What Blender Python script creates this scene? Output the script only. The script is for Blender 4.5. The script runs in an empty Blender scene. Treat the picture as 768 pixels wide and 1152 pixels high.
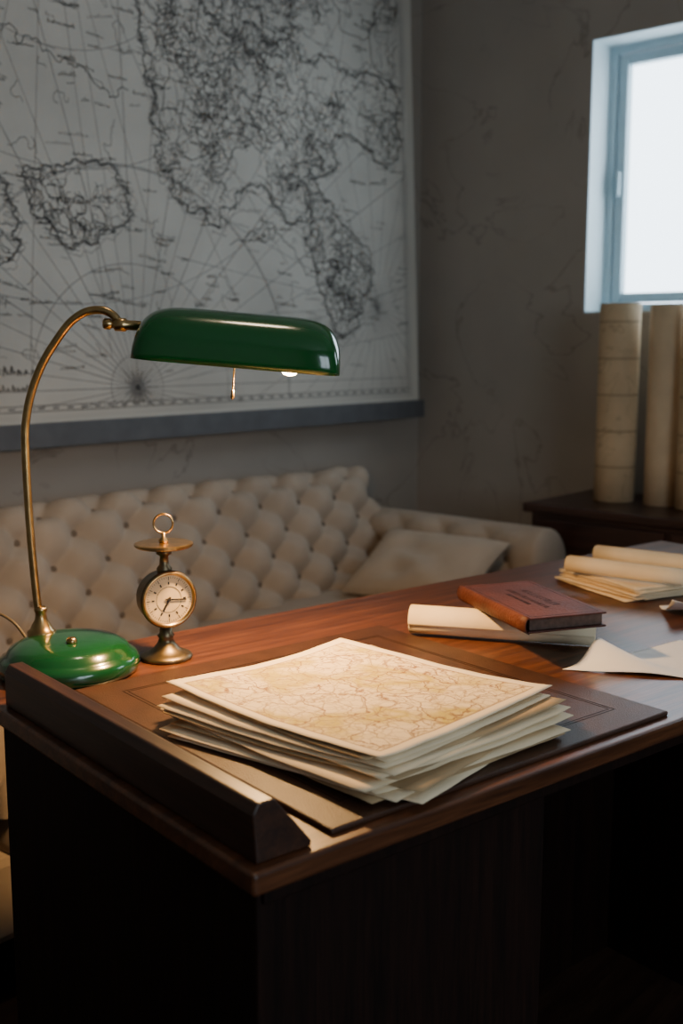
import bpy, bmesh, math, random
from mathutils import Vector, Matrix, noise
random.seed(11)
scene=bpy.context.scene
COL=bpy.context.collection
rad=math.radians

# ------------------------------------------------------------------ helpers
def link(o,parent=None):
    COL.objects.link(o)
    if parent: o.parent=parent
    return o
def empty(name,loc=(0,0,0),rz=0,parent=None,rot=None):
    o=bpy.data.objects.new(name,None); o.empty_display_size=.05
    o.location=loc; o.rotation_euler=rot if rot else (0,0,rz)
    return link(o,parent)
def mk(name,verts,faces,mat=None,parent=None,loc=(0,0,0),rot=(0,0,0),smooth=False,bevel=0,sub=0,solid=0,
       mats=None,midx=None,uvs=None,soff=-1,smat=0,bseg=2):
    me=bpy.data.meshes.new(name); me.from_pydata([tuple(v) for v in verts],[],faces); me.update()
    for m in (mats if mats else ([mat] if mat else [])): me.materials.append(m)
    if midx:
        for i,p in enumerate(me.polygons): p.material_index=midx[i]
    if uvs:
        uv=me.uv_layers.new(name='UVMap')
        for l in me.loops: uv.data[l.index].uv=uvs[l.vertex_index]
    if smooth:
        for p in me.polygons: p.use_smooth=True
    o=bpy.data.objects.new(name,me); o.location=loc; o.rotation_euler=rot; link(o,parent)
    if solid:
        m=o.modifiers.new('sol','SOLIDIFY'); m.thickness=solid; m.offset=soff; m.material_offset=smat
        m.material_offset_rim=smat
    if bevel:
        m=o.modifiers.new('bev','BEVEL'); m.width=bevel; m.segments=bseg; m.limit_method='ANGLE'; m.angle_limit=rad(40)
        m.harden_normals=False
    if sub:
        m=o.modifiers.new('sub','SUBSURF'); m.levels=sub; m.render_levels=sub
    return o
def boxvf(x0,x1,y0,y1,z0,z1):
    v=[(x0,y0,z0),(x1,y0,z0),(x1,y1,z0),(x0,y1,z0),(x0,y0,z1),(x1,y0,z1),(x1,y1,z1),(x0,y1,z1)]
    f=[(0,3,2,1),(4,5,6,7),(0,1,5,4),(1,2,6,5),(2,3,7,6),(3,0,4,7)]
    return v,f
def join(parts):
    V=[];F=[]
    for v,f in parts:
        n=len(V); V+=list(v); F+=[tuple(i+n for i in q) for q in f]
    return V,F
def boxes(name,bl,mat,parent=None,bevel=.002,**k):
    V,F=join([boxvf(*b) for b in bl]); return mk(name,V,F,mat,parent,bevel=bevel,**k)
def grid(fn,nu,nv,cu=False,cv=False):
    V=[fn(i/(nu if cu else nu-1),j/(nv if cv else nv-1)) for i in range(nu) for j in range(nv)]
    F=[]
    for i in range(nu if cu else nu-1):
        for j in range(nv if cv else nv-1):
            a=i*nv+j;b=((i+1)%nu)*nv+j;c=((i+1)%nu)*nv+(j+1)%nv;d=i*nv+(j+1)%nv
            F.append((a,b,c,d))
    return V,F
def lathe(prof,n=48,c=(0,0,0)):
    V=[];F=[]
    for r,z in prof:
        for k in range(n):
            t=2*math.pi*k/n; V.append((c[0]+r*math.cos(t),c[1]+r*math.sin(t),c[2]+z))
    for i in range(len(prof)-1):
        for k in range(n):
            a=i*n+k;b=i*n+(k+1)%n
            F.append((a,b,b+n,a+n))
    F.append(tuple(range(n))[::-1]); m=(len(prof)-1)*n; F.append(tuple(range(m,m+n)))
    return V,F
def catmull(P,sub=8):
    P=[Vector(p) for p in P]; out=[]
    for i in range(len(P)-1):
        p0=P[max(i-1,0)];p1=P[i];p2=P[i+1];p3=P[min(i+2,len(P)-1)]
        for k in range(sub):
            t=k/sub
            out.append(.5*((2*p1)+(-p0+p2)*t+(2*p0-5*p1+4*p2-p3)*t*t+(-p0+3*p1-3*p2+p3)*t**3))
    out.append(P[-1]); return out
def tube(P,r,n=14,closed=False):
    P=[Vector(p) for p in P]; N=len(P); V=[];F=[]
    T=[]
    for i in range(N):
        a=P[(i-1)%N] if closed or i>0 else P[i]; b=P[(i+1)%N] if closed or i<N-1 else P[i]
        T.append((b-a).normalized())
    up=Vector((0,0,1)) if abs(T[0].z)<.9 else Vector((1,0,0))
    X=T[0].cross(up).normalized()
    for i in range(N):
        X=(X-T[i]*X.dot(T[i])).normalized(); Y=T[i].cross(X)
        rr=r[i] if isinstance(r,(list,tuple)) else r
        for k in range(n):
            t=2*math.pi*k/n; V.append(P[i]+X*math.cos(t)*rr+Y*math.sin(t)*rr)
    for i in range(N if closed else N-1):
        for k in range(n):
            a=i*n+k;b=i*n+(k+1)%n;j=(i+1)%N
            F.append((a,b,j*n+(k+1)%n,j*n+k))
    if not closed:
        F.append(tuple(range(n))[::-1]); F.append(tuple(range((N-1)*n,N*n)))
    return V,F
def xf(vf,M):
    return [M@Vector(v) for v in vf[0]],vf[1]

# ------------------------------------------------------------------ materials
def newmat(name):
    m=bpy.data.materials.new(name); m.use_nodes=True
    nt=m.node_tree; b=nt.nodes['Principled BSDF']; return m,nt,b
def N(nt,t,**k):
    n=nt.nodes.new(t)
    for a,v in k.items():
        if a in n.inputs: n.inputs[a].default_value=v
        else: setattr(n,a,v)
    return n
def coords(nt,kind='Object',scale=(1,1,1),rot=(0,0,0)):
    tc=N(nt,'ShaderNodeTexCoord'); mp=N(nt,'ShaderNodeMapping')
    mp.inputs['Scale'].default_value=scale; mp.inputs['Rotation'].default_value=rot
    nt.links.new(tc.outputs[kind],mp.inputs['Vector']); return mp.outputs[0]
def ramp(nt,inp,stops):
    r=N(nt,'ShaderNodeValToRGB'); e=r.color_ramp.elements
    while len(e)<len(stops): e.new(.5)
    for i,(p,c) in enumerate(stops):
        e[i].position=p; e[i].color=(*c,1) if len(c)==3 else c
    nt.links.new(inp,r.inputs[0]); return r.outputs[0]
def mix(nt,fac,a,b,mode='MIX'):
    m=N(nt,'ShaderNodeMix',data_type='RGBA',blend_type=mode)
    for s,v in ((0,fac),(6,a),(7,b)):
        if isinstance(v,(int,float)): m.inputs[s].default_value=v
        elif isinstance(v,tuple): m.inputs[s].default_value=(*v,1) if len(v)==3 else v
        else: nt.links.new(v,m.inputs[s])
    return m.outputs[2]
def bump(nt,b,h,s=.2,d=.01):
    n=N(nt,'ShaderNodeBump'); n.inputs['Strength'].default_value=s; n.inputs['Distance'].default_value=d
    nt.links.new(h,n.inputs['Height']); nt.links.new(n.outputs[0],b.inputs['Normal'])
def pm(name,col,rough=.5,metal=0,var=.15,scale=20,bmp=0,bscale=200,coat=0,spec=.5,emit=None):
    m,nt,b=newmat(name)
    v=coords(nt,'Object')
    nz=N(nt,'ShaderNodeTexNoise'); nz.inputs['Scale'].default_value=scale; nz.inputs['Detail'].default_value=4
    nt.links.new(v,nz.inputs['Vector'])
    c=ramp(nt,nz.outputs[0],[(.3,tuple(x*(1-var) for x in col)),(.7,tuple(min(1,x*(1+var)) for x in col))])
    nt.links.new(c,b.inputs['Base Color'])
    b.inputs['Roughness'].default_value=rough; b.inputs['Metallic'].default_value=metal
    b.inputs['Coat Weight'].default_value=coat; b.inputs['Specular IOR Level'].default_value=spec
    if bmp:
        n2=N(nt,'ShaderNodeTexNoise'); n2.inputs['Scale'].default_value=bscale; nt.links.new(v,n2.inputs['Vector'])
        bump(nt,b,n2.outputs[0],bmp,.003)
    if emit:
        b.inputs['Emission Color'].default_value=(*emit[0],1); b.inputs['Emission Strength'].default_value=emit[1]
    return m
def wood(name,dark,light,rough=.3,stretch=(1.2,22,22),coat=.3,spec=.5):
    m,nt,b=newmat(name)
    v=coords(nt,'Object',stretch)
    n1=N(nt,'ShaderNodeTexNoise'); n1.inputs['Scale'].default_value=2.5; n1.inputs['Detail'].default_value=8; n1.inputs['Distortion'].default_value=.6
    n1.inputs['Roughness'].default_value=.62
    nt.links.new(v,n1.inputs['Vector'])
    n2=N(nt,'ShaderNodeTexNoise'); n2.inputs['Scale'].default_value=12; n2.inputs['Detail'].default_value=6; nt.links.new(v,n2.inputs['Vector'])
    c1=ramp(nt,n1.outputs[0],[(.3,dark),(.68,light)])
    c2=ramp(nt,n2.outputs[0],[(.38,(.45,.42,.4)),(.6,(1,1,1))])
    nt.links.new(mix(nt,.6,c1,c2,'MULTIPLY'),b.inputs['Base Color'])
    b.inputs['Roughness'].default_value=rough; b.inputs['Coat Weight'].default_value=coat; b.inputs['Coat Roughness'].default_value=.25
    b.inputs['Specular IOR Level'].default_value=spec
    bump(nt,b,n2.outputs[0],.12,.002)
    return m
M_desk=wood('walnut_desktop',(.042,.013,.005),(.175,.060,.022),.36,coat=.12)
M_deskshade=wood('walnut_body_shaded',(.007,.0028,.0016),(.019,.007,.004),.6,(22,22,1.2),0,.18)  # walnut darkened in its colour to stand in for shade on the desk body
M_bar=wood('walnut_bar',(.018,.006,.003),(.062,.021,.009),.36,(30,1.5,30),.1)
M_cred=wood('mahogany',(.018,.006,.004),(.055,.020,.013),.4,(20,1.2,20),.15)
M_leather=pm('blotter_leather',(.050,.021,.011),.42,var=.25,scale=30,bmp=.25,bscale=500,spec=.4)
M_leather2=pm('blotter_groove',(.018,.008,.005),.5,var=.2,scale=30,spec=.3)
M_green=pm('green_enamel',(.004,.082,.018),.17,var=.08,scale=8,coat=.6)
M_greenbase=pm('green_enamel_base',(.004,.060,.018),.2,var=.08,scale=8,coat=.6)
M_white=pm('shade_lining',(.75,.72,.65),.5)
M_brass=pm('aged_brass',(.50,.34,.15),.28,1,var=.2,scale=60)
M_brassd=pm('dark_brass',(.20,.15,.085),.4,1,var=.3,scale=60)
M_bulb=pm('bulb_glow',(1,.8,.55),.5,emit=((1,.66,.34),45))
M_dial=pm('dial_face',(.72,.56,.33),.6,var=.12,scale=40)
M_black=pm('ink_black',(.015,.012,.01),.5)
M_fabric=pm('linen_upholstery',(.43,.36,.29),.85,var=.1,scale=6,bmp=.35,bscale=900,spec=.2)
M_pillow=pm('pillow_linen',(.50,.43,.35),.9,var=.08,scale=8,bmp=.4,bscale=800,spec=.2)
M_button=pm('upholstery_button_shaded',(.15,.115,.085),.8)  # button tone darkened to paint shade into the tuft pits
M_leg=wood('sofa_leg_wood',(.02,.01,.006),(.06,.03,.018))
M_paper=pm('cream_paper',(.80,.66,.45),.75,var=.08,scale=12,bmp=.1,bscale=80,spec=.2)
M_paper2=pm('aged_paper',(.44,.31,.17),.8,var=.2,scale=10,spec=.2)
M_paperw=pm('white_paper',(.88,.88,.88),.7,var=.04,scale=8,spec=.25)
M_book=pm('oxblood_leather',(.078,.022,.013),.5,var=.4,scale=18,bmp=.4,bscale=260,spec=.3)
M_pages=pm('page_edges',(.10,.06,.045),.8,var=.3,scale=120)
M_gold=pm('blind_tooling',(.020,.007,.005),.5)
M_frame=pm('window_paint',(.40,.52,.57),.4,var=.03)
M_reveal=pm('window_reveal_paint',(.66,.77,.81),.6,var=.03)
M_mapbar=pm('map_hanger_wood',(.10,.105,.115),.5,var=.12)
M_ink=pm('map_ink',(.10,.098,.095),.8,spec=.1)
M_inkl=pm('map_ink_light',(.27,.26,.245),.8,spec=.1)
M_cord=pm('lamp_cord',(.12,.09,.05),.5)
M_lamp=pm('opal_diffuser',(.9,.85,.75),.5,emit=((1,.76,.48),16))

def plaster(name,base,vein):
    m,nt,b=newmat(name)
    v=coords(nt,'Object')
    n1=N(nt,'ShaderNodeTexNoise'); n1.inputs['Scale'].default_value=1.7; n1.inputs['Detail'].default_value=8; nt.links.new(v,n1.inputs['Vector'])
    c=ramp(nt,n1.outputs[0],[(.3,tuple(x*.86 for x in base)),(.7,tuple(x*1.1 for x in base))])
    n2=N(nt,'ShaderNodeTexNoise'); n2.inputs['Scale'].default_value=1.9; n2.inputs['Detail'].default_value=5; n2.inputs['Distortion'].default_value=1.6
    nt.links.new(v,n2.inputs['Vector'])
    line=ramp(nt,n2.outputs[0],[(.490,(0,0,0)),(.499,(1,1,1)),(.508,(0,0,0))])
    n3=N(nt,'ShaderNodeTexNoise'); n3.inputs['Scale'].default_value=3.1; nt.links.new(v,n3.inputs['Vector'])
    msk=ramp(nt,n3.outputs[0],[(.36,(0,0,0)),(.56,(.6,.6,.6))])
    f=mix(nt,1.0,line,msk,'MULTIPLY')
    nt.links.new(mix(nt,f,c,vein),b.inputs['Base Color'])
    b.inputs['Roughness'].default_value=.85; b.inputs['Specular IOR Level'].default_value=.2
    n4=N(nt,'ShaderNodeTexNoise'); n4.inputs['Scale'].default_value=60; nt.links.new(v,n4.inputs['Vector'])
    bump(nt,b,n4.outputs[0],.12,.004)
    return m
M_wall=plaster('veined_plaster',(.37,.335,.295),(.16,.14,.12))
M_ceil=pm('ceiling_paint',(.5,.48,.45),.9)
M_floor=wood('floor_planks',(.022,.010,.006),(.070,.034,.019),.45,(1,14,14),0)
M_mappaper=pm('map_sheet',(.54,.52,.47),.8,var=.14,scale=2.5,spec=.2)
M_mapedge=pm('map_margin',(.60,.58,.52),.8,var=.05,scale=3,spec=.2)

def printed(name,tint=1.0):
    m,nt,b=newmat(name)
    v=coords(nt,'UV')
    base=(.80,.66,.43)
    n1=N(nt,'ShaderNodeTexNoise'); n1.inputs['Scale'].default_value=3.1; n1.inputs['Detail'].default_value=5; nt.links.new(v,n1.inputs['Vector'])
    stain=ramp(nt,n1.outputs[0],[(.46,(0,0,0)),(.56,(.95,.95,.95)),(.66,(.25,.25,.25))])
    c=mix(nt,stain,base,(.52,.41,.06))
    def lines(scale,w,col,c,dist,rnd=1,fac=.7):
        nd=N(nt,'ShaderNodeTexNoise'); nd.inputs['Scale'].default_value=6; nd.inputs['Detail'].default_value=6; nt.links.new(v,nd.inputs['Vector'])
        vm=N(nt,'ShaderNodeVectorMath',operation='MULTIPLY_ADD'); nt.links.new(nd.outputs['Color'],vm.inputs[0]); vm.inputs[1].default_value=(dist,)*3
        nt.links.new(v,vm.inputs[2])
        vo=N(nt,'ShaderNodeTexVoronoi',feature='DISTANCE_TO_EDGE'); vo.inputs['Scale'].default_value=scale; nt.links.new(vm.outputs[0],vo.inputs['Vector'])
        l=ramp(nt,vo.outputs['Distance'],[(0,(fac,)*3),(w,(0,0,0))])
        return mix(nt,l,c,col)
    c=lines(5,.026,(.20,.075,.03),c,.25,fac=1)
    c=lines(11,.048,(.32,.19,.08),c,.2,fac=.85)
    c=lines(24,.08,(.38,.26,.13),c,.1,fac=.55)
    sp=N(nt,'ShaderNodeSeparateXYZ'); nt.links.new(v,sp.inputs[0])
    def band(o):
        a=N(nt,'ShaderNodeMath',operation='SUBTRACT'); nt.links.new(o,a.inputs[0]); a.inputs[1].default_value=.5
        a2=N(nt,'ShaderNodeMath',operation='ABSOLUTE'); nt.links.new(a.outputs[0],a2.inputs[0]); return a2.outputs[0]
    mx=N(nt,'ShaderNodeMath',operation='MAXIMUM'); nt.links.new(band(sp.outputs[0]),mx.inputs[0]); nt.links.new(band(sp.outputs[1]),mx.inputs[1])
    bl=ramp(nt,mx.outputs[0],[(.4475,(0,0,0)),(.450,(.8,.8,.8)),(.4535,(.8,.8,.8)),(.456,(0,0,0))])
    outside=ramp(nt,mx.outputs[0],[(.452,(0,0,0)),(.455,(1,1,1))])
    c=mix(nt,outside,c,(.82,.70,.50)); c=mix(nt,bl,c,(.30,.18,.09))
    nt.links.new(c,b.inputs['Base Color']); b.inputs['Roughness'].default_value=.7; b.inputs['Specular IOR Level'].default_value=.25
    return m
M_print=printed('survey_map_print')

# ------------------------------------------------------------------ room
XW=3.316; YW=2.594; X0=-1.7; Y0=-2.1; ZC=2.8; T=.16
boxes('floor',[(X0-T,XW+T,Y0-T,YW+T,-.1,0)],M_floor,bevel=0)
boxes('ceiling',[(X0-T,XW+T,Y0-T,YW+T,ZC,ZC+.1)],M_ceil,bevel=0)
boxes('wall_north',[(X0-T,XW+T,YW,YW+T,0,ZC)],M_wall,bevel=0)
boxes('wall_west',[(X0-T,X0,Y0,YW,0,ZC)],M_wall,bevel=0)
WZ0,WZ1=1.307,2.172
wins=[(1.0,1.898),(-.9,.1)]
bl=[(XW,XW+T,Y0,YW,0,WZ0),(XW,XW+T,Y0,YW,WZ1,ZC),(XW,XW+T,1.898,YW,WZ0,WZ1),(XW,XW+T,.1,1.0,WZ0,WZ1),(XW,XW+T,Y0,-.9,WZ0,WZ1)]
boxes('wall_east',bl,M_wall,bevel=0)
bl=[(X0-T,XW+T,Y0-T,Y0,0,.9),(X0-T,XW+T,Y0-T,Y0,2.2,ZC),(X0-T,-.6,Y0-T,Y0,.9,2.2),(1.0,XW+T,Y0-T,Y0,.9,2.2)]
boxes('wall_south',bl,M_wall,bevel=0)
M_glass,nt,b=newmat('window_glass')
tr=N(nt,'ShaderNodeBsdfTransparent'); gl=N(nt,'ShaderNodeBsdfGlossy'); gl.inputs['Roughness'].default_value=.02
ms=N(nt,'ShaderNodeMixShader'); ms.inputs[0].default_value=.06
nt.links.new(tr.outputs[0],ms.inputs[1]); nt.links.new(gl.outputs[0],ms.inputs[2]); nt.links.new(ms.outputs[0],nt.nodes['Material Output'].inputs[0])
def win_east(i,y0,y1):
    e=empty('window_%d'%i,(XW+.11,(y0+y1)/2,(WZ0+WZ1)/2))
    w=(y1-y0)/2; h=(WZ1-WZ0)/2
    a=.030; c=.032
    fr=[(-.0,.05,-w,-w+a,-h,h),(-.0,.05,w-a,w,-h,h),(-.0,.05,-w+a,w-a,-h,-h+a),(-.0,.05,-w+a,w-a,h-a,h)]
    boxes('frame',fr,M_frame,e,bevel=.003)
    w2=w-a-.004;h2=h-a-.004
    fr=[(.008,.045,-w2,-w2+c,-h2,h2),(.008,.045,w2-c,w2,-h2,h2),(.008,.045,-w2+c,w2-c,-h2,-h2+c),(.008,.045,-w2+c,w2-c,h2-c,h2)]
    boxes('sash',fr,M_frame,e,bevel=.004)
    boxes('latch',[(-.012,.01,w2-.022,w2-.009,-.05,.03)],M_frame,e,bevel=.003)
    boxes('glass',[(.022,.026,-w2+c,w2-c,-h2+c,h2-c)],M_glass,e,bevel=0)
win_east(1,*wins[0]); win_east(2,*wins[1])
e=empty('window_3',(.2,Y0-.1,1.55))  # unseen window behind the camera, added for soft cool fill light
boxes('frame',[(-.8,-.75,-.03,.03,-.65,.65),(.75,.8,-.03,.03,-.65,.65),(-.75,.75,-.03,.03,-.65,-.6),(-.75,.75,-.03,.03,.6,.65),(-.025,.025,-.03,.03,-.6,.6)],M_frame,e)
y0,y1=wins[0]
boxes('trim_1',[(XW-.002,XW+.11,y1-.004,y1+.0,WZ0,WZ1),(XW-.002,XW+.11,y0,y1-.004,WZ0,WZ0+.004),(XW-.002,XW+.11,y0,y1-.004,WZ1-.004,WZ1)],M_reveal,bevel=0)
boxes('baseboard_north',[(X0,XW,YW-.015,YW,0,.1)],M_cred,bevel=.003)
boxes('baseboard_east',[(XW-.015,XW,Y0,YW-.015,0,.1)],M_cred,bevel=.003)
e=empty('ceiling_light',(1.12,1.12,ZC))
v,f=lathe([(.0001,-.001),(.12,-.001),(.125,-.012),(.125,-.03),(.115,-.038),(.110,-.030),(.0001,-.030)],64); mk('rim',v,f,M_brass,e,smooth=False)
v,f=lathe([(.0001,-.055),(.05,-.053),(.08,-.046),(.10,-.036),(.109,-.0305),(.0001,-.0305)],64); mk('diffuser',v,f,M_lamp,e,smooth=True)
l=bpy.data.lights.new('ceiling_glow','AREA'); l.shape='DISK'; l.size=.20; l.energy=2.4; l.color=(1,.80,.60)
o=bpy.data.objects.new('ceiling_glow',l); o.location=(0,0,-.06); link(o,e)

# ------------------------------------------------------------------ wall map
mp=empty('wall_map',(1.9,2.55,1.75))
MX0,MX1,MZ0,MZ1=.60,3.205,1.0,2.6
def mw(x,z,off=0):   # map sheet hangs from the wall, foot held off by the bottom rail
    return Vector((x-1.9,2.505+.04*(z-1.0)-off-2.55,z-1.75))
def slab(name,x0,x1,z0,z1,o0,o1,mat):
    v=[mw(x0,z0,o0),mw(x1,z0,o0),mw(x1,z1,o0),mw(x0,z1,o0),mw(x0,z0,o1),mw(x1,z0,o1),mw(x1,z1,o1),mw(x0,z1,o1)]
    f=[(0,1,2,3),(7,6,5,4),(0,4,5,1),(1,5,6,2),(2,6,7,3),(3,7,4,0)]
    return mk(name,v,f,mat,mp)
slab('backing',MX0,MX1,MZ0,MZ1,0,-.010,M_mapedge)
slab('sheet',MX0+.03,MX1-.035,MZ0+.012,MZ1-.03,.0015,0,M_mappaper)
slab('bottom_rail',MX0-.01,MX1+.012,MZ0-.060,MZ0+.002,.016,-.02,M_mapbar)
slab('top_rail',MX0-.01,MX1+.012,MZ1,MZ1+.03,.006,-.008,M_mapbar)
ink={'d':([],[]),'l':([],[])}
def rib(poly,w,k='d'):
    V,F=ink[k]
    off=.0026 if k=='d' else .0022
    for (x0,z0),(x1,z1) in zip(poly[:-1],poly[1:]):
        if not(MX0+.05<x0<MX1-.05 and MX0+.05<x1<MX1-.05 and MZ0+.03<z0<MZ1-.05 and MZ0+.03<z1<MZ1-.05): continue
        dx,dz=x1-x0,z1-z0;l=math.hypot(dx,dz)
        if l<1e-6: continue
        nx,nz=-dz/l*w/2,dx/l*w/2; n=len(V)
        V+= [mw(x0-nx,z0-nz,off),mw(x1-nx,z1-nz,off),mw(x1+nx,z1+nz,off),mw(x0+nx,z0+nz,off)]
        F.append((n,n+1,n+2,n+3))
def seg(x0,z0,x1,z1,w,k='d'):
    n=max(2,int(math.hypot(x1-x0,z1-z0)/.03)); rib([(x0+(x1-x0)*i/n,z0+(z1-z0)*i/n) for i in range(n+1)],w,k)
def frac(poly,it=3,amp=.22):
    for _ in range(it):
        o=[]
        for (x0,z0),(x1,z1) in zip(poly[:-1],poly[1:]):
            r=random.uniform(-amp,amp); o+=[(x0,z0),((x0+x1)/2-(z1-z0)*r,(z0+z1)/2+(x1-x0)*r)]
        o.append(poly[-1]); poly=o
    return poly
C=[(1.99,2.6),(1.97,2.4),(2.01,2.25),(1.99,2.135),(2.00,2.09),(1.99,2.03),(2.03,2.00),(2.005,1.94),(2.04,1.88),(2.02,1.82),(2.055,1.765),(2.04,1.715),(2.09,1.67),(2.105,1.61),(2.155,1.58),(2.21,1.595),(2.26,1.545),(2.335,1.625),(2.365,1.67),(2.44,1.69),(2.48,1.665),(2.52,1.615),(2.58,1.585),(2.64,1.60),(2.66,1.66),(2.62,1.715),(2.66,1.76),(2.725,1.745),(2.79,1.78),(2.765,1.84),(2.835,1.895),(2.905,1.88),(2.975,1.83),(3.05,1.805),(3.095,1.84),(3.135,1.90),(3.10,1.95),(3.14,2.0),(3.12,2.05),(3.14,2.6)]
NN=[(2.225,2.18),(2.28,2.14),(2.37,2.11),(2.44,2.16),(2.52,2.12),(2.60,2.14),(2.68,2.10),(2.725,2.13),(2.81,2.10),(2.905,2.09),(3.0,2.11),(3.08,2.085),(3.13,2.08)]
S=[(2.66,1.73),(2.725,1.66),(2.79,1.62),(2.88,1.56),(2.95,1.49),(2.96,1.40),(2.905,1.32),(2.835,1.245),(2.79,1.22),(2.75,1.245),(2.725,1.31),(2.70,1.365),(2.68,1.43),(2.66,1.48),(2.62,1.54),(2.66,1.59),(2.66,1.73)]
A=[(1.60,1.63),(1.65,1.65),(1.70,1.64),(1.74,1.67),(1.80,1.68),(1.84,1.69),(1.90,1.665),(1.93,1.62),(1.935,1.57),(1.915,1.53),(1.87,1.505),(1.825,1.49),(1.80,1.465),(1.74,1.45),(1.70,1.47),(1.675,1.515),(1.64,1.525),(1.615,1.56),(1.60,1.63)]
Lf=[(1.40,1.7),(1.48,1.66),(1.54,1.61),(1.56,1.60),(1.55,1.56),(1.58,1.52),(1.56,1.48),(1.585,1.46),(1.565,1.43),(1.50,1.41),(1.42,1.5),(1.40,1.7)]
isl=[[(1.60,1.95),(1.72,1.93),(1.83,1.90),(1.95,1.89)],[(1.40,1.98),(1.52,1.96),(1.66,1.95)],[(2.40,1.55),(2.47,1.53),(2.5,1.56),(2.44,1.585),(2.40,1.55)],[(2.3,1.50),(2.45,1.56),(2.58,1.50),(2.66,1.42)],[(2.2,2.45),(2.5,2.35),(2.8,2.3),(3.1,2.35)]]
def inside(x,z,P):
    c=False;j=len(P)-1
    for i in range(len(P)):
        if (P[i][1]>z)!=(P[j][1]>z) and x<(P[j][0]-P[i][0])*(z-P[i][1])/(P[j][1]-P[i][1])+P[i][0]: c=not c
        j=i
    return c
for P,it in ((C,4),(NN,4),(S,4),(A,4),(Lf,4)):
    q=frac(P,it,.33); rib(q,.0034)
    ox,oz=random.uniform(-.005,.005),random.uniform(-.005,.005)
    rib([(x+ox,z+oz) for x,z in frac(P,it,.30)],.0018,'d')
    rib([(x+.012,z-.010) for x,z in frac(P,it-1,.3)],.0018,'l')
    for i in range(0,len(q)-1,1):
        if random.random()<.55:
            x,z=q[i];l=random.uniform(.006,.026);s=random.choice((-1,1))
            rib([(x,z),(x+s*l,z+random.uniform(-.003,.003))],.0015,random.choice('dl'))
for P in isl: rib(frac(P,4,.35),.0024)
def walk(x,z,P,n,w,k,step=.009):
    a=random.uniform(0,6.28); pl=[(x,z)]
    for _ in range(n):
        a+=random.gauss(0,.75); x+=math.cos(a)*step; z+=math.sin(a)*step
        if P and not inside(x,z,P): break
        pl.append((x,z))
    rib(pl,w,k)
for P,n in ((C,980),(S,150),(A,75),(Lf,20)):
    xs=[p[0] for p in P];zs=[p[1] for p in P]; k=0
    while k<n:
        x=random.uniform(min(xs),max(xs));z=random.uniform(min(zs),max(zs))
        if not inside(x,z,P): continue
        if noise.noise(Vector((x*2.6,z*2.6,3)))<random.uniform(-.5,.10): k+=.3; continue
        k+=1; walk(x,z,P,random.randint(8,30),random.choice((.0013,.0018,.0024)),random.choice('dddl'))
for _ in range(70):
    walk(random.uniform(1.4,3.1),random.uniform(1.15,2.4),None,random.randint(6,26),.0015,'d',.007)
def word(x,z,n,h,ang=0,k='d'):
    ca,sa=math.cos(ang),math.sin(ang); px=0
    for _ in range(n):
        pts=[(px,random.choice((0,h*.1))),(px+h*.2,h*random.choice((.6,.6,1))),(px+h*.42,random.choice((0,h*.15))),(px+h*.6,h*random.uniform(.3,.6))]
        pts=pts[:random.choice((3,4))]; rib([(x+a*ca-b*sa,z+a*sa+b*ca) for a,b in pts],h*.14,k); px+=h*.78
for _ in range(430):
    word(random.uniform(1.2,3.1),random.uniform(1.12,2.5),random.randint(3,10),random.choice((.008,.010,.012)),random.gauss(0,.12),random.choice('ddl'))
for (x,z,n,h) in [(1.49,1.125,6,.026),(1.49,1.085,7,.018),(2.2,1.86,7,.022),(2.72,1.97,8,.020),(1.70,1.57,7,.016),(2.74,1.47,6,.016),(1.6,2.1,9,.018)]: word(x,z,n,h)
cx,cz=1.93,1.085
for i in range(0,48):
    a=2*math.pi*i/48; seg(cx+.015*math.cos(a),cz+.015*math.sin(a),cx+1.5*math.cos(a),cz+1.5*math.sin(a),.0019 if i%2 else .0026,'l')
for i in range(16):
    a=2*math.pi*i/16; seg(cx,cz,cx+(.05 if i%2 else .075)*math.cos(a),cz+(.05 if i%2 else .075)*math.sin(a),.003)
for r0 in (.09,.34,.60,.605):
    rib([(cx+r0*math.cos(t*.05),cz+r0*math.sin(t*.05)) for t in range(0,127)],.0024,'l')
c2=(1.72,2.46)
for i in range(32):
    a=2*math.pi*(i+.5)/32; seg(c2[0],c2[1],c2[0]+1.3*math.cos(a),c2[1]+1.3*math.sin(a),.0019,'l')
c3=(2.98,1.33)
for i in range(32):
    a=2*math.pi*(i+.3)/32; seg(c3[0],c3[1],c3[0]+.9*math.cos(a),c3[1]+.9*math.sin(a),.0018,'l')
for r0 in (.5,.8,1.15): rib([(c2[0]+r0*math.cos(t*.04),c2[1]+r0*math.sin(t*.04)) for t in range(0,160)],.002,'l')
for dz in (.032,.047): seg(MX0+.05,MZ0+dz,MX1-.055,MZ0+dz,.002)
x=MX0+.06;i=0
while x<MX1-.06:
    if i%2: seg(x,MZ0+.0395,x+.02,MZ0+.0395,.007,'l')
    x+=.022;i+=1
for dx in (.056,.068): seg(MX1-dx,MZ0+.035,MX1-dx,MZ1-.06,.0020)
mk('ink_coastlines',ink['d'][0],ink['d'][1],M_ink,mp)
mk('ink_rhumb_lines',ink['l'][0],ink['l'][1],M_inkl,mp)

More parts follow.
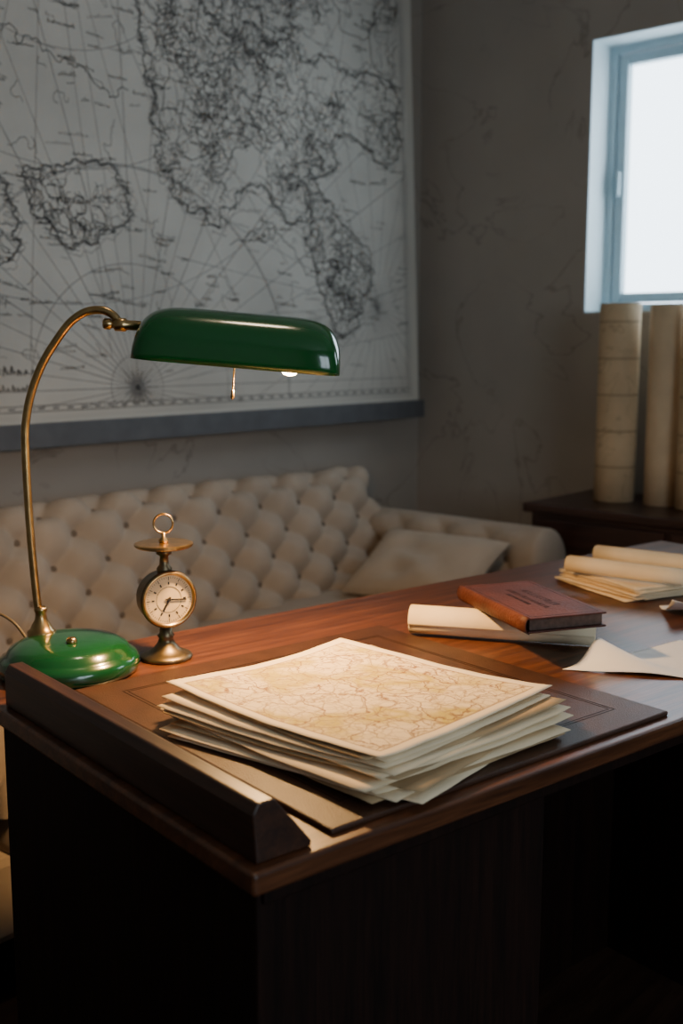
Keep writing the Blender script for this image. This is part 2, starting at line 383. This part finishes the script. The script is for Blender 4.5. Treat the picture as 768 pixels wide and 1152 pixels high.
# ------------------------------------------------------------------ tufted sofa
sofa=empty('tufted_sofa',(1.86,2.1,0))
SX,SY=1.86,2.1
TX,TZ=.165,.150
def tuft(x,w):
    a=x/TX+w/TZ;b=x/TX-w/TZ
    pa=abs(math.sin(math.pi*a));pb=abs(math.sin(math.pi*b))
    ra=round(a);rb=round(b)
    bx=(ra+rb)/2*TX;bw=(ra-rb)/2*TZ
    r=math.hypot(x-bx,w-bw)
    return .45*(pa*pb)**.5+.55*(1-math.exp(-(r/.034)**1.3))
def arclen(P):
    s=[0]
    for a,b in zip(P[:-1],P[1:]): s.append(s[-1]+math.hypot(b[0]-a[0],b[1]-a[1]))
    return s
def resample(P,n):
    s=arclen(P);out=[];j=0
    for i in range(n):
        t=s[-1]*i/(n-1)
        while j<len(s)-2 and s[j+1]<t: j+=1
        f=(t-s[j])/(s[j+1]-s[j]); out.append((P[j][0]+(P[j+1][0]-P[j][0])*f,P[j][1]+(P[j+1][1]-P[j][1])*f))
    return out
def arc(cx,cz,r,a0,a1,n=14): return [(cx+r*math.cos(rad(a0+(a1-a0)*i/n)),cz+r*math.sin(rad(a0+(a1-a0)*i/n))) for i in range(n+1)]
prof=[(2.225,.40)]+arc(2.425,.715,.072,170,20)+[(2.515,.62),(2.525,.14)]
PB=resample(prof,130); sB=arclen(PB)
lenT=.50
def nrm(P,i):
    a=P[max(i-1,0)];b=P[min(i+1,len(P)-1)];dx,dz=b[0]-a[0],b[1]-a[1];l=math.hypot(dx,dz);return (-dz/l,dx/l)
xb0,xb1=.96,2.76
def ztop(x):
    u=(x-1.86)/.9
    return .020*math.cos(u*math.pi*.5)+ .012*math.exp(-((abs(x-1.86)-.84)/.07)**2) -.004
nu=340
V=[]
for i in range(nu):
    x=xb0+(xb1-xb0)*i/(nu-1)
    for j,(y,z) in enumerate(PB):
        n=nrm(PB,j);w=sB[j]
        fade=min(1,max(0,(lenT-w)/.07))
        h=tuft(x-1.86,w+.03)*fade+.75*(1-fade)
        d=.056*h-.034
        f=min(1,max(0,(z-.40)/.35))
        V.append((x-SX,y+n[0]*d - SY,z+n[1]*d+ztop(x)*f))
F=[]
m=len(PB)
for i in range(nu-1):
    for j in range(m-1): F.append((i*m+j,i*m+j+1,(i+1)*m+j+1,(i+1)*m+j))
F.append(tuple(range(m))[::-1]);F.append(tuple(range((nu-1)*m,nu*m)))
mk('back',V,F,M_fabric,sofa,smooth=True)
BV=[];BF=[]
def button(c,n):
    global BV,BF
    Z=Vector(n).normalized();q=Vector((0,0,1)).rotation_difference(Z).to_matrix().to_4x4()
    v,f=lathe([(.001,-.004),(.010,-.003),(.011,.001),(.008,.004),(.001,.005)],12)
    v,f=xf((v,f),Matrix.Translation(c)@q); k=len(BV);BV+=v;BF+=[tuple(i+k for i in p) for p in f]
for ra in range(-14,15):
    for rb in range(-14,15):
        x=(ra+rb)/2*TX;w=(ra-rb)/2*TZ-.03
        if abs(x)<.87 and .03<w<lenT-.06:
            j=min(range(len(sB)),key=lambda k:abs(sB[k]-w)); y,z=PB[j];n=nrm(PB,j)
            f=min(1,max(0,(z-.40)/.35)); d=-.028
            button(Vector((x,y+n[0]*d-SY,z+n[1]*d+ztop(x+1.86)*f)),(0,n[0],n[1]))
def arm(name,side):
    xi=2.695; prof=[(xi,.38)]+[(xi,.52)]+arc(2.785,.575,.088,180,0,18)+[(2.868,.45),(2.865,.13)]
    P=resample(prof,90);s=arclen(P);m=len(P);V=[];F=[];nv=150
    ya,yb=2.50,1.665
    cxp,czp=2.782,.40
    rows=[]
    for i in range(nv): rows.append((ya+(yb+.03-ya)*i/(nv-1),1.0))
    for k in range(1,9):
        t=math.pi/2*k/8; rows.append((yb+.03-.03*math.sin(t),1-(1-math.cos(t))*.35))
    rows.append((yb+.002,.55));rows.append((yb+.004,.05))
    for (y,sc) in rows:
        for j,(x,z) in enumerate(P):
            n=nrm(P,j);w=s[j]
            fade=min(1,max(0,(.33-w)/.08))*min(1,max(0,(y-(yb+.06))/.05))
            h=tuft(y-2.2,w+.03)*fade+.75*(1-fade); d=.042*h-.026
            X=x+n[0]*d;Z=z+n[1]*d
            X=cxp+(X-cxp)*sc; Z=czp+(Z-czp)*(sc if Z>czp else 1)
            if side<0: X=2*1.86-X
            V.append((X-SX,y-SY,Z))
    R=len(rows)
    for i in range(R-1):
        for j in range(m-1):
            q=(i*m+j,(i+1)*m+j,(i+1)*m+j+1,i*m+j+1); F.append(q if side<0 else q[::-1])
    F.append(tuple(range(m)));F.append(tuple(range((R-1)*m,R*m)))
    mk(name,V,F,M_fabric,sofa,smooth=True)
    for ra in range(-14,15):
        for rb in range(-14,15):
            yy=(ra+rb)/2*TX+2.2;w=(ra-rb)/2*TZ-.03
            if 1.78<yy<2.25 and .03<w<.26:
                j=min(range(m),key=lambda k:abs(s[k]-w));x,z=P[j];n=nrm(P,j);X=x-n[0]*.020;Z=z-n[1]*.020
                if side<0: X=3.72-X
                button(Vector((X-SX,yy-SY,Z)),(n[0]*side,0,n[1]))
arm('arm_right',1);arm('arm_left',-1)
mk('buttons',BV,BF,M_button,sofa,smooth=True)
def cush(x0,x1,y0,y1,z0,z1,nu=60,nv=40):
    cx,cy,cz=(x0+x1)/2,(y0+y1)/2,(z0+z1)/2;hx,hy,hz=(x1-x0)/2,(y1-y0)/2,(z1-z0)/2
    def fn(u,v):
        t=2*math.pi*u;ph=math.pi*(v-.5)
        e=.22
        sg=lambda c,e:math.copysign(abs(c)**e,c)
        return (cx+hx*sg(math.cos(ph),e)*sg(math.cos(t),e),cy+hy*sg(math.cos(ph),e)*sg(math.sin(t),e),cz+hz*sg(math.sin(ph),e))
    return grid(fn,nu,nv,cu=True)
v,f=join([xf(cush(.975,1.855,1.64,2.30,.28,.455),Matrix.Translation((-SX,-SY,0))),xf(cush(1.865,2.70,1.64,2.30,.28,.455),Matrix.Translation((-SX,-SY,0)))])
mk('seat_cushions',v,f,M_fabric,sofa,smooth=True)
boxes('seat_base',[(.90-SX,2.82-SX,1.69-SY,2.51-SY,.13,.30)],M_fabric,sofa,bevel=.02)
lg=[]
for x in (.94,2.78):
    for y in (1.73,2.46): lg.append(lathe([(.012,0),(.014,.01),(.022,.09),(.030,.125),(.030,.135)],20,(x-SX,y-SY,0)))
v,f=join(lg); mk('legs',v,f,M_leg,sofa,smooth=True)
def pillow(hw,hh,th):
    V=[];F=[];n=40
    for side in (1,-1):
        b=len(V)
        for i in range(n+1):
            for j in range(n+1):
                u=-1+2*i/n;w=-1+2*j/n
                k=1-.07*(1-abs(w)**2)*abs(u)**3; k2=1-.07*(1-abs(u)**2)*abs(w)**3
                z=th*max(0,(1-u**4)*(1-w**4))**.55
                z+=.006*noise.noise(Vector((u*2.2,w*2.2,side)))*(1-u*u)*(1-w*w)*4
                V.append((u*hw*k,w*hh*k2,side*z))
        for i in range(n):
            for j in range(n):
                q=(b+i*(n+1)+j,b+(i+1)*(n+1)+j,b+(i+1)*(n+1)+j+1,b+i*(n+1)+j+1); F.append(q if side>0 else q[::-1])
    return V,F
v,f=pillow(.145,.225,.050)
o=mk('throw_pillow',v,f,M_pillow,None,loc=(2.540,1.96,.550),rot=(rad(-2),rad(-33),rad(2)),smooth=True)

# ------------------------------------------------------------------ credenza and scroll tubes
cr=empty('credenza',(3.10,1.2,0))
CX,CY=3.10,1.2
boxes('top',[(2.885-CX,3.312-CX,.45-CY,1.845-CY,.692,.72)],M_cred,cr,bevel=.005)
boxes('carcass',[(2.91-CX,3.30-CX,.47-CY,1.825-CY,.06,.692)],M_cred,cr,bevel=.003)
dr=[]
for k in range(3):
    ya=.49+k*.445
    dr+=[(2.898-CX,2.912-CX,ya-CY,ya+.425-CY,.50,.675),(2.898-CX,2.912-CX,ya-CY,ya+.425-CY,.08,.485)]
boxes('door_fronts',dr,M_cred,cr,bevel=.004)
boxes('plinth',[(2.93-CX,3.30-CX,.49-CY,1.81-CY,0,.06)],M_deskshade,cr)
v,f=lathe([(.004,0),(.009,.004),(.014,.016),(.008,.022)],16)
kn=[]
for k in range(3):
    kn.append(xf((v,f),Matrix.Translation((2.898-CX,.70+k*.445-CY,.59))@Matrix.Rotation(rad(-90),4,'Y')))
v,f=join(kn); mk('knobs',v,f,M_brassd,cr,smooth=True)
def spiral_roll(r,L,turns=3.2,gap=.0035,n=150,th=.0009):
    V=[];F=[]
    for j,z in enumerate((0,L*.25,L*.5,L*.75,L)):
        for i in range(n):
            t=2*math.pi*turns*i/(n-1); rr=r-gap*(turns*(1-i/(n-1)))
            V.append((rr*math.cos(t),rr*math.sin(t),z))
    for j in range(4):
        for i in range(n-1): a=j*n+i; F.append((a,a+1,a+1+n,a+n))
    return V,F
def rollmat(name,base,line):
    m,nt,b=newmat(name); v=coords(nt,'Object')
    br=N(nt,'ShaderNodeSeparateXYZ'); nt.links.new(v,br.inputs[0])
    w=N(nt,'ShaderNodeMath',operation='PINGPONG'); nt.links.new(br.outputs[2],w.inputs[0]); w.inputs[1].default_value=.055
    l1=ramp(nt,w.outputs[0],[(0,(.75,.75,.75)),(.0016,(.75,.75,.75)),(.003,(0,0,0))])
    nz=N(nt,'ShaderNodeTexNoise'); nz.inputs['Scale'].default_value=14; nz.inputs['Detail'].default_value=6; nt.links.new(v,nz.inputs['Vector'])
    c=ramp(nt,nz.outputs[0],[(.3,tuple(x*.8 for x in base)),(.7,base)])
    n2=N(nt,'ShaderNodeTexNoise'); n2.inputs['Scale'].default_value=9; n2.inputs['Distortion'].default_value=1; nt.links.new(v,n2.inputs['Vector'])
    l2=ramp(nt,n2.outputs[0],[(.488,(0,0,0)),(.5,(.4,.4,.4)),(.512,(0,0,0))])
    c=mix(nt,l2,c,line); c=mix(nt,l1,c,line)
    nt.links.new(c,b.inputs['Base Color']); b.inputs['Roughness'].default_value=.75; return m
M_roll=rollmat('chart_roll_print',(.62,.46,.28),(.15,.105,.055))
M_roll2=pm('chart_roll_plain',(.62,.47,.30),.75,var=.15,scale=9)
for (x,y,r,L,m,tilt) in [(3.105,1.650,.064,.605,M_roll,0),(3.135,1.508,.054,.600,M_roll2,rad(1.5)),(3.10,1.385,.058,.61,M_roll,0)]:
    v,f=spiral_roll(r,L)
    mk('chart_roll',v,f,m,None,loc=(x,y,.7215),rot=(0,tilt,rad(200)),smooth=True,solid=.0014)

# ------------------------------------------------------------------ desk frame of reference
G=rad(-8.9); C0=(.6059,.6467); ZT=.76
def dl(s,d,z=ZT): return (C0[0]+s*math.cos(G)-d*math.sin(G),C0[1]+s*math.sin(G)+d*math.cos(G),z)
desk=empty('writing_desk',dl(0,0,0),G)
LD,DD=1.645,.742
DB=.595
boxes('top',[(0,LD,0,DD,.738,.76)],M_desk,desk,bevel=.004,bseg=3)
boxes('apron',[(.025,LD-.025,.02,DB,.715,.738)],M_deskshade,desk,bevel=.002)
boxes('side_panels',[(.02,.05,.025,DB,0,.738),(LD-.05,LD-.02,.025,DB,0,.738)],M_deskshade,desk,bevel=.003)
boxes('pedestals',[(.05,.42,.035,DB-.02,.0,.72),(LD-.42,LD-.05,.035,DB-.02,.0,.72)],M_deskshade,desk,bevel=.002)
boxes('modesty_panel',[(.42,LD-.42,DB-.06,DB-.04,.0,.72)],M_deskshade,desk)

# blotter
bl=empty('desk_blotter',dl(.10,.018,ZT),G)
BW,BD=.525,.534
boxes('pad',[(0,BW,0,BD,0,.006)],M_leather,bl,bevel=.002)
ln=[]
for a in (.045,.050):
    w_=.0013
    ln+=[(a,BW-a,a,a+w_,.006,.0063),(a,BW-a,BD-a-w_,BD-a,.006,.0063),(a,a+w_,a+w_,BD-a-w_,.006,.0063),(BW-a-w_,BW-a,a+w_,BD-a-w_,.006,.0063)]
boxes('tooled_border',ln,M_leather2,bl,bevel=0)
prof=[(.0,0),(.0,.043),(.006,.053),(.024,.053),(.060,.006),(.060,0)]
y0b,y1b=.012,.562
V=[(s,y0b+(.0 if z<.02 else .006),z) for s,z in prof]+[(s,y1b,z) for s,z in prof]
n=len(prof);F=[tuple(range(n)),tuple(range(n,2*n))[::-1]]+[(i,i+n,(i+1)%n+n,(i+1)%n) for i in range(n)]
mk('wooden_desk_ledge',V,F,M_bar,None,loc=dl(.012,0,ZT+.0005),rot=(0,0,G),bevel=.002)

# ------------------------------------------------------------------ stack of maps
st=empty('map_sheet_stack',dl(.30,.22,ZT+.0068),G)
def sheet(corn,z,amp,seed,n=22,curl=(0,0,0,0),wave=0):
    V=[];UV=[]
    for i in range(n+1):
        for j in range(n+1):
            u=i/n;w=j/n
            p=Vector(corn[0])*(1-u)*(1-w)+Vector(corn[1])*u*(1-w)+Vector(corn[2])*u*w+Vector(corn[3])*(1-u)*w
            e=noise.noise(Vector((u*1.6,w*1.6,seed)))*amp
            nx=noise.noise(Vector((u*7,w*7,seed+9)))*.0024
            ny=noise.noise(Vector((u*6,w*6,seed+29)))*.0024
            c=curl[0]*((1-u)*(1-w))**4+curl[1]*(u*(1-w))**4+curl[2]*(u*w)**4+curl[3]*((1-u)*w)**4
            X=p.x-.30;Y=p.y-.22
            # shared waviness of the whole pile, growing with height
            g=wave*(.5+.5*math.sin(X*19+1.1)*math.cos(Y*15+.4)+1.6*(abs(X)/.16)**3*(abs(Y)/.18)**2*.35)
            V.append((X+nx,Y+ny,z+e+c+g)); UV.append((u,w))
    F=[(i*(n+1)+j,(i+1)*(n+1)+j,(i+1)*(n+1)+j+1,i*(n+1)+j+1) for i in range(n) for j in range(n)]
    return V,F,UV
def rect(c,w,h,a):
    a=rad(a);ca,sa=math.cos(a),math.sin(a)
    return [(c[0]+x*ca-y*sa,c[1]+x*sa+y*ca) for x,y in ((-w/2,-h/2),(w/2,-h/2),(w/2,h/2),(-w/2,h/2))]
specs=[(.288,.198,.29,.335,16),(.300,.203,.30,.34,2),(.281,.206,.295,.33,13),(.311,.196,.29,.33,0),(.300,.205,.30,.335,15),(.286,.214,.30,.34,5),(.321,.203,.30,.33,2),
       (.292,.217,.295,.33,13),(.315,.208,.31,.335,4),(.298,.224,.305,.34,12),(.325,.218,.30,.33,3),(.301,.228,.30,.335,10),(.315,.224,.29,.325,7)]
V=[];F=[];UV=[];MI=[]
z=.0012
gaps=[.0015,.0034,.0016,.0028,.0015,.0032,.0016,.0026,.0015,.0028,.0018,.0020,.0016]
for k,(cx_,cy_,w_,h_,a_) in enumerate(specs):
    v,f,u=sheet(rect((cx_,cy_),w_,h_,a_),z,.0008,k*3.7,18,(random.uniform(0,.004),random.uniform(0,.004),0,random.uniform(0,.003)),.0045*z/.03)
    b=len(V);V+=v;F+=[tuple(i+b for i in q) for q in f];UV+=u;MI+=[1 if k%3==1 else 0]*len(f)
    z+=gaps[k]
mk('lower_sheets',V,F,None,st,mats=[M_paper,M_paper2],midx=MI,smooth=True,solid=.0009,soff=0,uvs=UV)
v,f,u=sheet([(.176,.060),(.47,.085),(.440,.405),(.150,.372)],z+.0005,.0010,77,24,(.001,.002,.001,.004),.0045)
mk('second_sheet',v,f,M_paper2,st,smooth=True,solid=.0008,soff=0,uvs=u)
v,f,u=sheet([(.184,.046),(.497,.093),(.432,.415),(.141,.387)],z+.0040,.0014,51,40,(.002,.001,.002,.003),.0045)
mk('printed_top_sheet',v,f,M_print,st,smooth=True,solid=.0006,soff=0,uvs=u)

# ------------------------------------------------------------------ rolled scroll + book
def roll_between(name,a,b,r,z,mat,turns=2.6,parent=None,gap=.0022):
    A=Vector(dl(a[0],a[1],z));B=Vector(dl(b[0],b[1],z));D=B-A
    v,f=spiral_roll(r,D.length,turns,gap,120)
    q=Vector((0,0,1)).rotation_difference(D.normalized())
    o=mk(name,v,f,mat,None,loc=A,smooth=True,solid=.0008); o.rotation_mode='QUATERNION'; o.rotation_quaternion=q
    return o
roll_between('rolled_chart',(.640,.497),(.802,.268),.0235,ZT+.0240,M_paper)
bk=empty('leather_book',dl(.740,.343,ZT+.0485),G+rad(-110))
BL,BWd,BT=.222,.125,.022
boxes('page_block',[(-BL/2+.005,BL/2-.005,-BWd/2+.004,BWd/2-.004,.003,BT-.003)],M_pages,bk,bevel=.001)
boxes('boards',[(-BL/2,BL/2,-BWd/2,BWd/2,0,.003),(-BL/2,BL/2,-BWd/2,BWd/2,BT-.003,BT)],M_book,bk,bevel=.0012)
def sp(u,v):
    t=math.pi*(.5+v); return (-BL/2+BL*u,-BWd/2+.002+.006*math.cos(t)*1.0,BT/2+BT/2*math.sin(t))
v,f=grid(lambda u,v:sp(u,v),12,14); mk('spine',v,f,M_book,bk,smooth=True,solid=.0015)
T=[]
def stroke(x0,y0,x1,y1,w=.0010):
    T.append(boxvf(min(x0,x1)-w/2,max(x0,x1)+w/2,min(y0,y1)-w/2,max(y0,y1)+w/2,BT-.0002,BT+.0003))
for ln,(yy,wd,h) in enumerate(((.012,.10,.010),(-.008,.12,.007),(-.022,.07,.005))):
    x=-wd/2
    while x<wd/2:
        k=random.choice((1,2,3)); 
        stroke(x,yy,x,yy+h); 
        if k>1: stroke(x,yy+h,x+h*.45,yy+h)
        if k>2: stroke(x+h*.45,yy,x+h*.45,yy+h)
        else: stroke(x,yy,x+h*.45,yy)
        x+=h*.95
for s_ in (-1,1):
    stroke(-BL/2+.008,s_*(BWd/2-.008),BL/2-.008,s_*(BWd/2-.008)); stroke(s_*(BL/2-.008),-BWd/2+.008,s_*(BL/2-.008),BWd/2-.008)
v,f=join(T); mk('cover_tooling',v,f,M_gold,bk)

# ------------------------------------------------------------------ papers at right
ps=empty('paper_stack',dl(1.2,.47,ZT+.001),G)
V=[];F=[];z=.001
for k in range(9):
    a=-11+random.uniform(-5,5)
    cxx=1.215+random.uniform(-.012,.012);cyy=.478+random.uniform(-.01,.01)
    v,f,u=sheet(rect((cxx,cyy),.22,.21,a),z,.0008,k*2.1,10,(0,0,.002,.002))
    v=[(x+.30-1.2,y+.22-.47,zz) for x,y,zz in v]
    b=len(V);V+=v;F+=[tuple(i+b for i in q) for q in f];z+=.0028
mk('sheets',V,F,M_paper,ps,smooth=True,solid=.0012,soff=0)
zr=ZT+.001+z
roll_between('rolled_document',(1.092,.560),(1.152,.345),.0160,zr+.0180,M_paper,2.2)
roll_between('rolled_document',(1.225,.600),(1.285,.375),.0150,zr+.0170,M_paper,2.2)
def loose(name,c,hfun,mat,n=36):
    V=[]
    o=c[0]
    for i in range(n+1):
        for j in range(n+1):
            u=i/n;w=j/n
            p=Vector(c[0])*(1-u)*(1-w)+Vector(c[1])*u*(1-w)+Vector(c[2])*u*w+Vector(c[3])*(1-u)*w
            dx,dy,dz=hfun(u,w); V.append((p.x-o[0]+dx,p.y-o[1]+dy,dz+.0008))
    F=[(i*(n+1)+j,(i+1)*(n+1)+j,(i+1)*(n+1)+j+1,i*(n+1)+j+1) for i in range(n) for j in range(n)]
    return mk(name,V,F,mat,None,loc=dl(o[0],o[1],ZT+.0004),rot=(0,0,G),smooth=True,solid=.0005,soff=1)
def h1(u,w):
    q=(u*1.0+(1-w)*.30)
    r=math.exp(-((q-.28)/.11)**2)*w**1.5
    return (0,0,.034*r+.0015*math.sin(u*5+w*3)*u+.002*u)
loose('loose_sheet',[(.775,.080),(.98,.03),(.92,.200),(.672,.222)],h1,M_paperw)
def h2(u,w):
    k=max(0,1-w/.9)*max(0,1-u/.9)
    return (0,0,.035*k*k+.004*w)
loose('loose_sheet',[(1.020,.285),(1.25,.10),(1.34,.22),(1.080,.350)],h2,M_paperw)

# ------------------------------------------------------------------ banker's lamp
lc=dl(.140,.650,ZT)
lamp=empty('bankers_desk_lamp',lc,rad(-48))
v,f=lathe([(.0,0),(.088,0),(.0935,.003),(.0955,.008),(.0955,.018),(.092,.024),(.087,.027),(.084,.030),(.079,.037),(.066,.044),(.045,.048),(.015,.0495),(.0001,.0495)],72)
mk('base',v,f,M_greenbase,lamp,smooth=True)
SYL=.03
v,f=lathe([(.019,.041),(.020,.049),(.015,.053),(.0135,.058),(.0085,.066),(.0075,.076),(.009,.079),(.009,.082),(.0062,.085)],32,(-.045,SYL,0))
mk('collar',v,f,M_brass,lamp,smooth=True)
v,f=lathe([(.0001,.046),(.007,.046),(.007,.053),(.005,.056),(.0001,.057)],24,(.012,-.030,0)); mk('switch_button',v,f,M_brass,lamp,smooth=True)
sp_=[(-.045,.06),(-.050,.10),(-.055,.20),(-.0565,.31),(-.053,.35),(-.044,.385),(-.028,.422),(-.007,.454),(.012,.477),(.032,.490),(.052,.493),(.067,.488),(.076,.478),(.078,.470)]
v,f=tube(catmull([(r,SYL,z) for r,z in sp_],8),.0056,18); mk('stem',v,f,M_brass,lamp,smooth=True)
TL=rad(4.9)
jp=[(.0001,0),(.006,0),(.0075,.002),(.0075,.009),(.0055,.011),(.0055,.014),(.009,.016),(.009,.030),(.0065,.032),(.0065,.050),(.0001,.050)]
v,f=lathe(jp,28); v,f=xf((v,f),Matrix.Translation((.056,SYL,.475))@Matrix.Rotation(rad(90)+TL*.7,4,'Y')); mk('swivel_joint',v,f,M_brass,lamp,smooth=True)
shd=empty('shade_assembly',(.098,SYL,.432),0,lamp,rot=(rad(3),TL,0))
SL,SH,SWd=.277,.070,.060
def shf(u,v):
    q=2*u-1
    q=math.copysign(1-(1-abs(q))**2.0,q)
    k=(1-abs(q)**7)**(1/2.6)
    t=math.pi*v
    c=math.copysign(abs(math.cos(t))**.9,math.cos(t)); s=abs(math.sin(t))**.72
    return (SL/2+q*SL/2, -SWd*c*(.55+.45*k), SH*s*k)
v,f=grid(shf,96,48); 
mk('shade',v,f,None,shd,mats=[M_green,M_white],smooth=True,solid=.0025,soff=-1,smat=1)
v,f=lathe([(.0001,-.02),(.008,-.018),(.014,-.010),(.017,0),(.014,.010),(.009,.02),(.008,.03),(.0001,.031)],24)
v,f=xf((v,f),Matrix.Translation((.210,-.02,.012))); mk('bulb',v,f,M_bulb,shd,smooth=True)
v,f=tube([(.210,-.02,.034),(.210,0,.05),(.210,0,.066)],.009,16); mk('bulb_socket',v,f,M_brassd,shd,smooth=True)
ch=[tube([(.136,-.02,.045),(.136,-.02,-.032)],.0011,8)]
for i in range(18): ch.append(lathe([(.0001,-.0017),(.0017,0),(.0001,.0017)],8,(.136,-.02,-.030+i*.0042)))
ch.append(lathe([(.0001,-.046),(.0028,-.043),(.0022,-.034),(.0001,-.031)],12,(.136,-.02,0)))
v,f=join(ch); mk('pull_chain',v,f,M_brass,shd,smooth=True)
ld=bpy.data.lights.new('bulb_light','AREA'); ld.shape='DISK'; ld.size=.05; ld.energy=10.5; ld.color=(1,.56,.21)
lo=bpy.data.objects.new('bulb_light',ld); lo.location=(.180,-.015,-.012); link(lo,shd)
cd_=empty('lamp_power_cord',lc,rad(-48))
v,f=tube(catmull([(-.070,.066,.010),(-.080,.072,.028),(-.100,.075,.052),(-.13,.085,.060),(-.165,.10,.03),(-.19,.15,-.10),(-.20,.17,-.4),(-.2,.18,-.752)],8),.0022,10)
mk('cord',v,f,M_cord,cd_,smooth=True)

# ------------------------------------------------------------------ brass dial scale
sc=empty('brass_dial_scale',dl(.277,.622,ZT),0)
v,f=lathe([(.0001,0),(.037,0),(.038,.003),(.036,.006),(.030,.009),(.026,.010),(.018,.016),(.012,.024),(.010,.030),(.0125,.034),(.009,.038),(.008,.05),(.0001,.05)],48)
mk('foot',v,f,M_brassd,sc,smooth=True)
v,f=lathe([(.0001,.125),(.010,.125),(.011,.132),(.007,.137),(.006,.150),(.011,.153),(.011,.158),(.0001,.158)],32); mk('neck',v,f,M_brassd,sc,smooth=True)
v,f=lathe([(.0001,.163),(.039,.163),(.0415,.165),(.0415,.168),(.039,.169),(.0001,.169)],48); mk('pan',v,f,M_brass,sc,smooth=False)
v,f=lathe([(.0001,.158),(.006,.158),(.005,.163),(.0001,.164)],20); mk('pan_post',v,f,M_brass,sc)
v,f=lathe([(.0001,.169),(.006,.169),(.007,.173),(.003,.177),(.003,.183),(.0001,.184)],20); mk('finial',v,f,M_brass,sc,smooth=True)
R_=Vector((.7814,-.6246,0));
rg=[Vector((0,0,.1965))+R_*.0135*math.cos(t*math.pi/16)+Vector((0,0,1))*.0135*math.sin(t*math.pi/16) for t in range(32)]
v,f=tube(rg,.0016,10,True); mk('ring',v,f,M_brass,sc,smooth=True)
nd=Vector((-.320,-.948,0)).normalized()
DM=Matrix.Translation((0,0,.0895))@nd.to_track_quat('Z','Y').to_matrix().to_4x4()
v,f=lathe([(.0001,-.024),(.030,-.024),(.036,-.020),(.038,-.014),(.038,.012),(.041,.013),(.042,.016),(.040,.019),(.036,.019),(.035,.015),(.0001,.015)],64)
mk('drum',*xf((v,f),DM),M_brassd,sc,smooth=True)
v,f=lathe([(.035,.0145),(.0385,.0145),(.0405,.0175),(.0395,.0205),(.0365,.0205),(.035,.0165)],64); v,f=v,f[:-2]
mk('bezel',*xf((v,f),DM),M_brass,sc,smooth=True)
v,f=lathe([(.0001,.0150),(.0355,.0150),(.0355,.0158),(.0001,.0158)],48); mk('dial',*xf((v,f),DM),M_dial,sc)
tk=[]
for i in range(60):
    a=2*math.pi*i/60;l=.005 if i%5==0 else .0025;w=.0009 if i%5==0 else .0004
    tk.append(xf(boxvf(-w/2,w/2,.033-l,.033,.0158,.0162),Matrix.Rotation(a,4,'Z')))
for i in range(12):
    a=2*math.pi*i/12
    tk.append(xf(boxvf(-.0011,.0011,.0215,.0255,.0158,.0162),Matrix.Rotation(a,4,'Z')))
rr=[(math.cos(t*math.pi/24)*.0185,math.sin(t*math.pi/24)*.0185,.0160) for t in range(48)]
tk.append(tube(rr,.0003,4,True))
tk.append(xf(boxvf(-.0010,.0010,-.006,.026,.0166,.0172),Matrix.Rotation(rad(-95),4,'Z')))
tk.append(xf(boxvf(-.0014,.0014,-.004,.018,.0166,.0172),Matrix.Rotation(rad(150),4,'Z')))
tk.append(lathe([(.0001,.0158),(.0025,.0158),(.0025,.018),(.0001,.018)],16))
v,f=join(tk); mk('markings',*xf((v,f),DM),M_black,sc)

# ------------------------------------------------------------------ light
w=bpy.data.worlds.new('overcast_sky'); scene.world=w; w.use_nodes=True
bg=w.node_tree.nodes['Background']; bg.inputs[0].default_value=(.74,.88,1,1); bg.inputs[1].default_value=6.6
def portal(name,loc,rot,sx,sy):
    l=bpy.data.lights.new(name,'AREA'); l.shape='RECTANGLE'; l.size=sx; l.size_y=sy; l.cycles.is_portal=True
    o=bpy.data.objects.new(name,l); o.location=loc; o.rotation_euler=rot; link(o)
for i,(a,b_) in enumerate(wins): portal('sky_portal',(XW+.17,(a+b_)/2,(WZ0+WZ1)/2),(0,rad(90),0),WZ1-WZ0,b_-a)
portal('sky_portal',(.2,Y0-.17,1.55),(rad(90),0,0),1.6,1.3)

# ------------------------------------------------------------------ camera
cd=bpy.data.cameras.new('camera'); cam=bpy.data.objects.new('camera',cd); link(cam)
cam.location=(0,0,1.21); cam.rotation_euler=(rad(90-8.75),0,rad(-48))
cd.sensor_fit='VERTICAL'; cd.sensor_height=36; cd.lens=38.75; cd.clip_start=.02
cd.dof.use_dof=True; cd.dof.focus_distance=1.4; cd.dof.aperture_fstop=4.5
scene.camera=cam
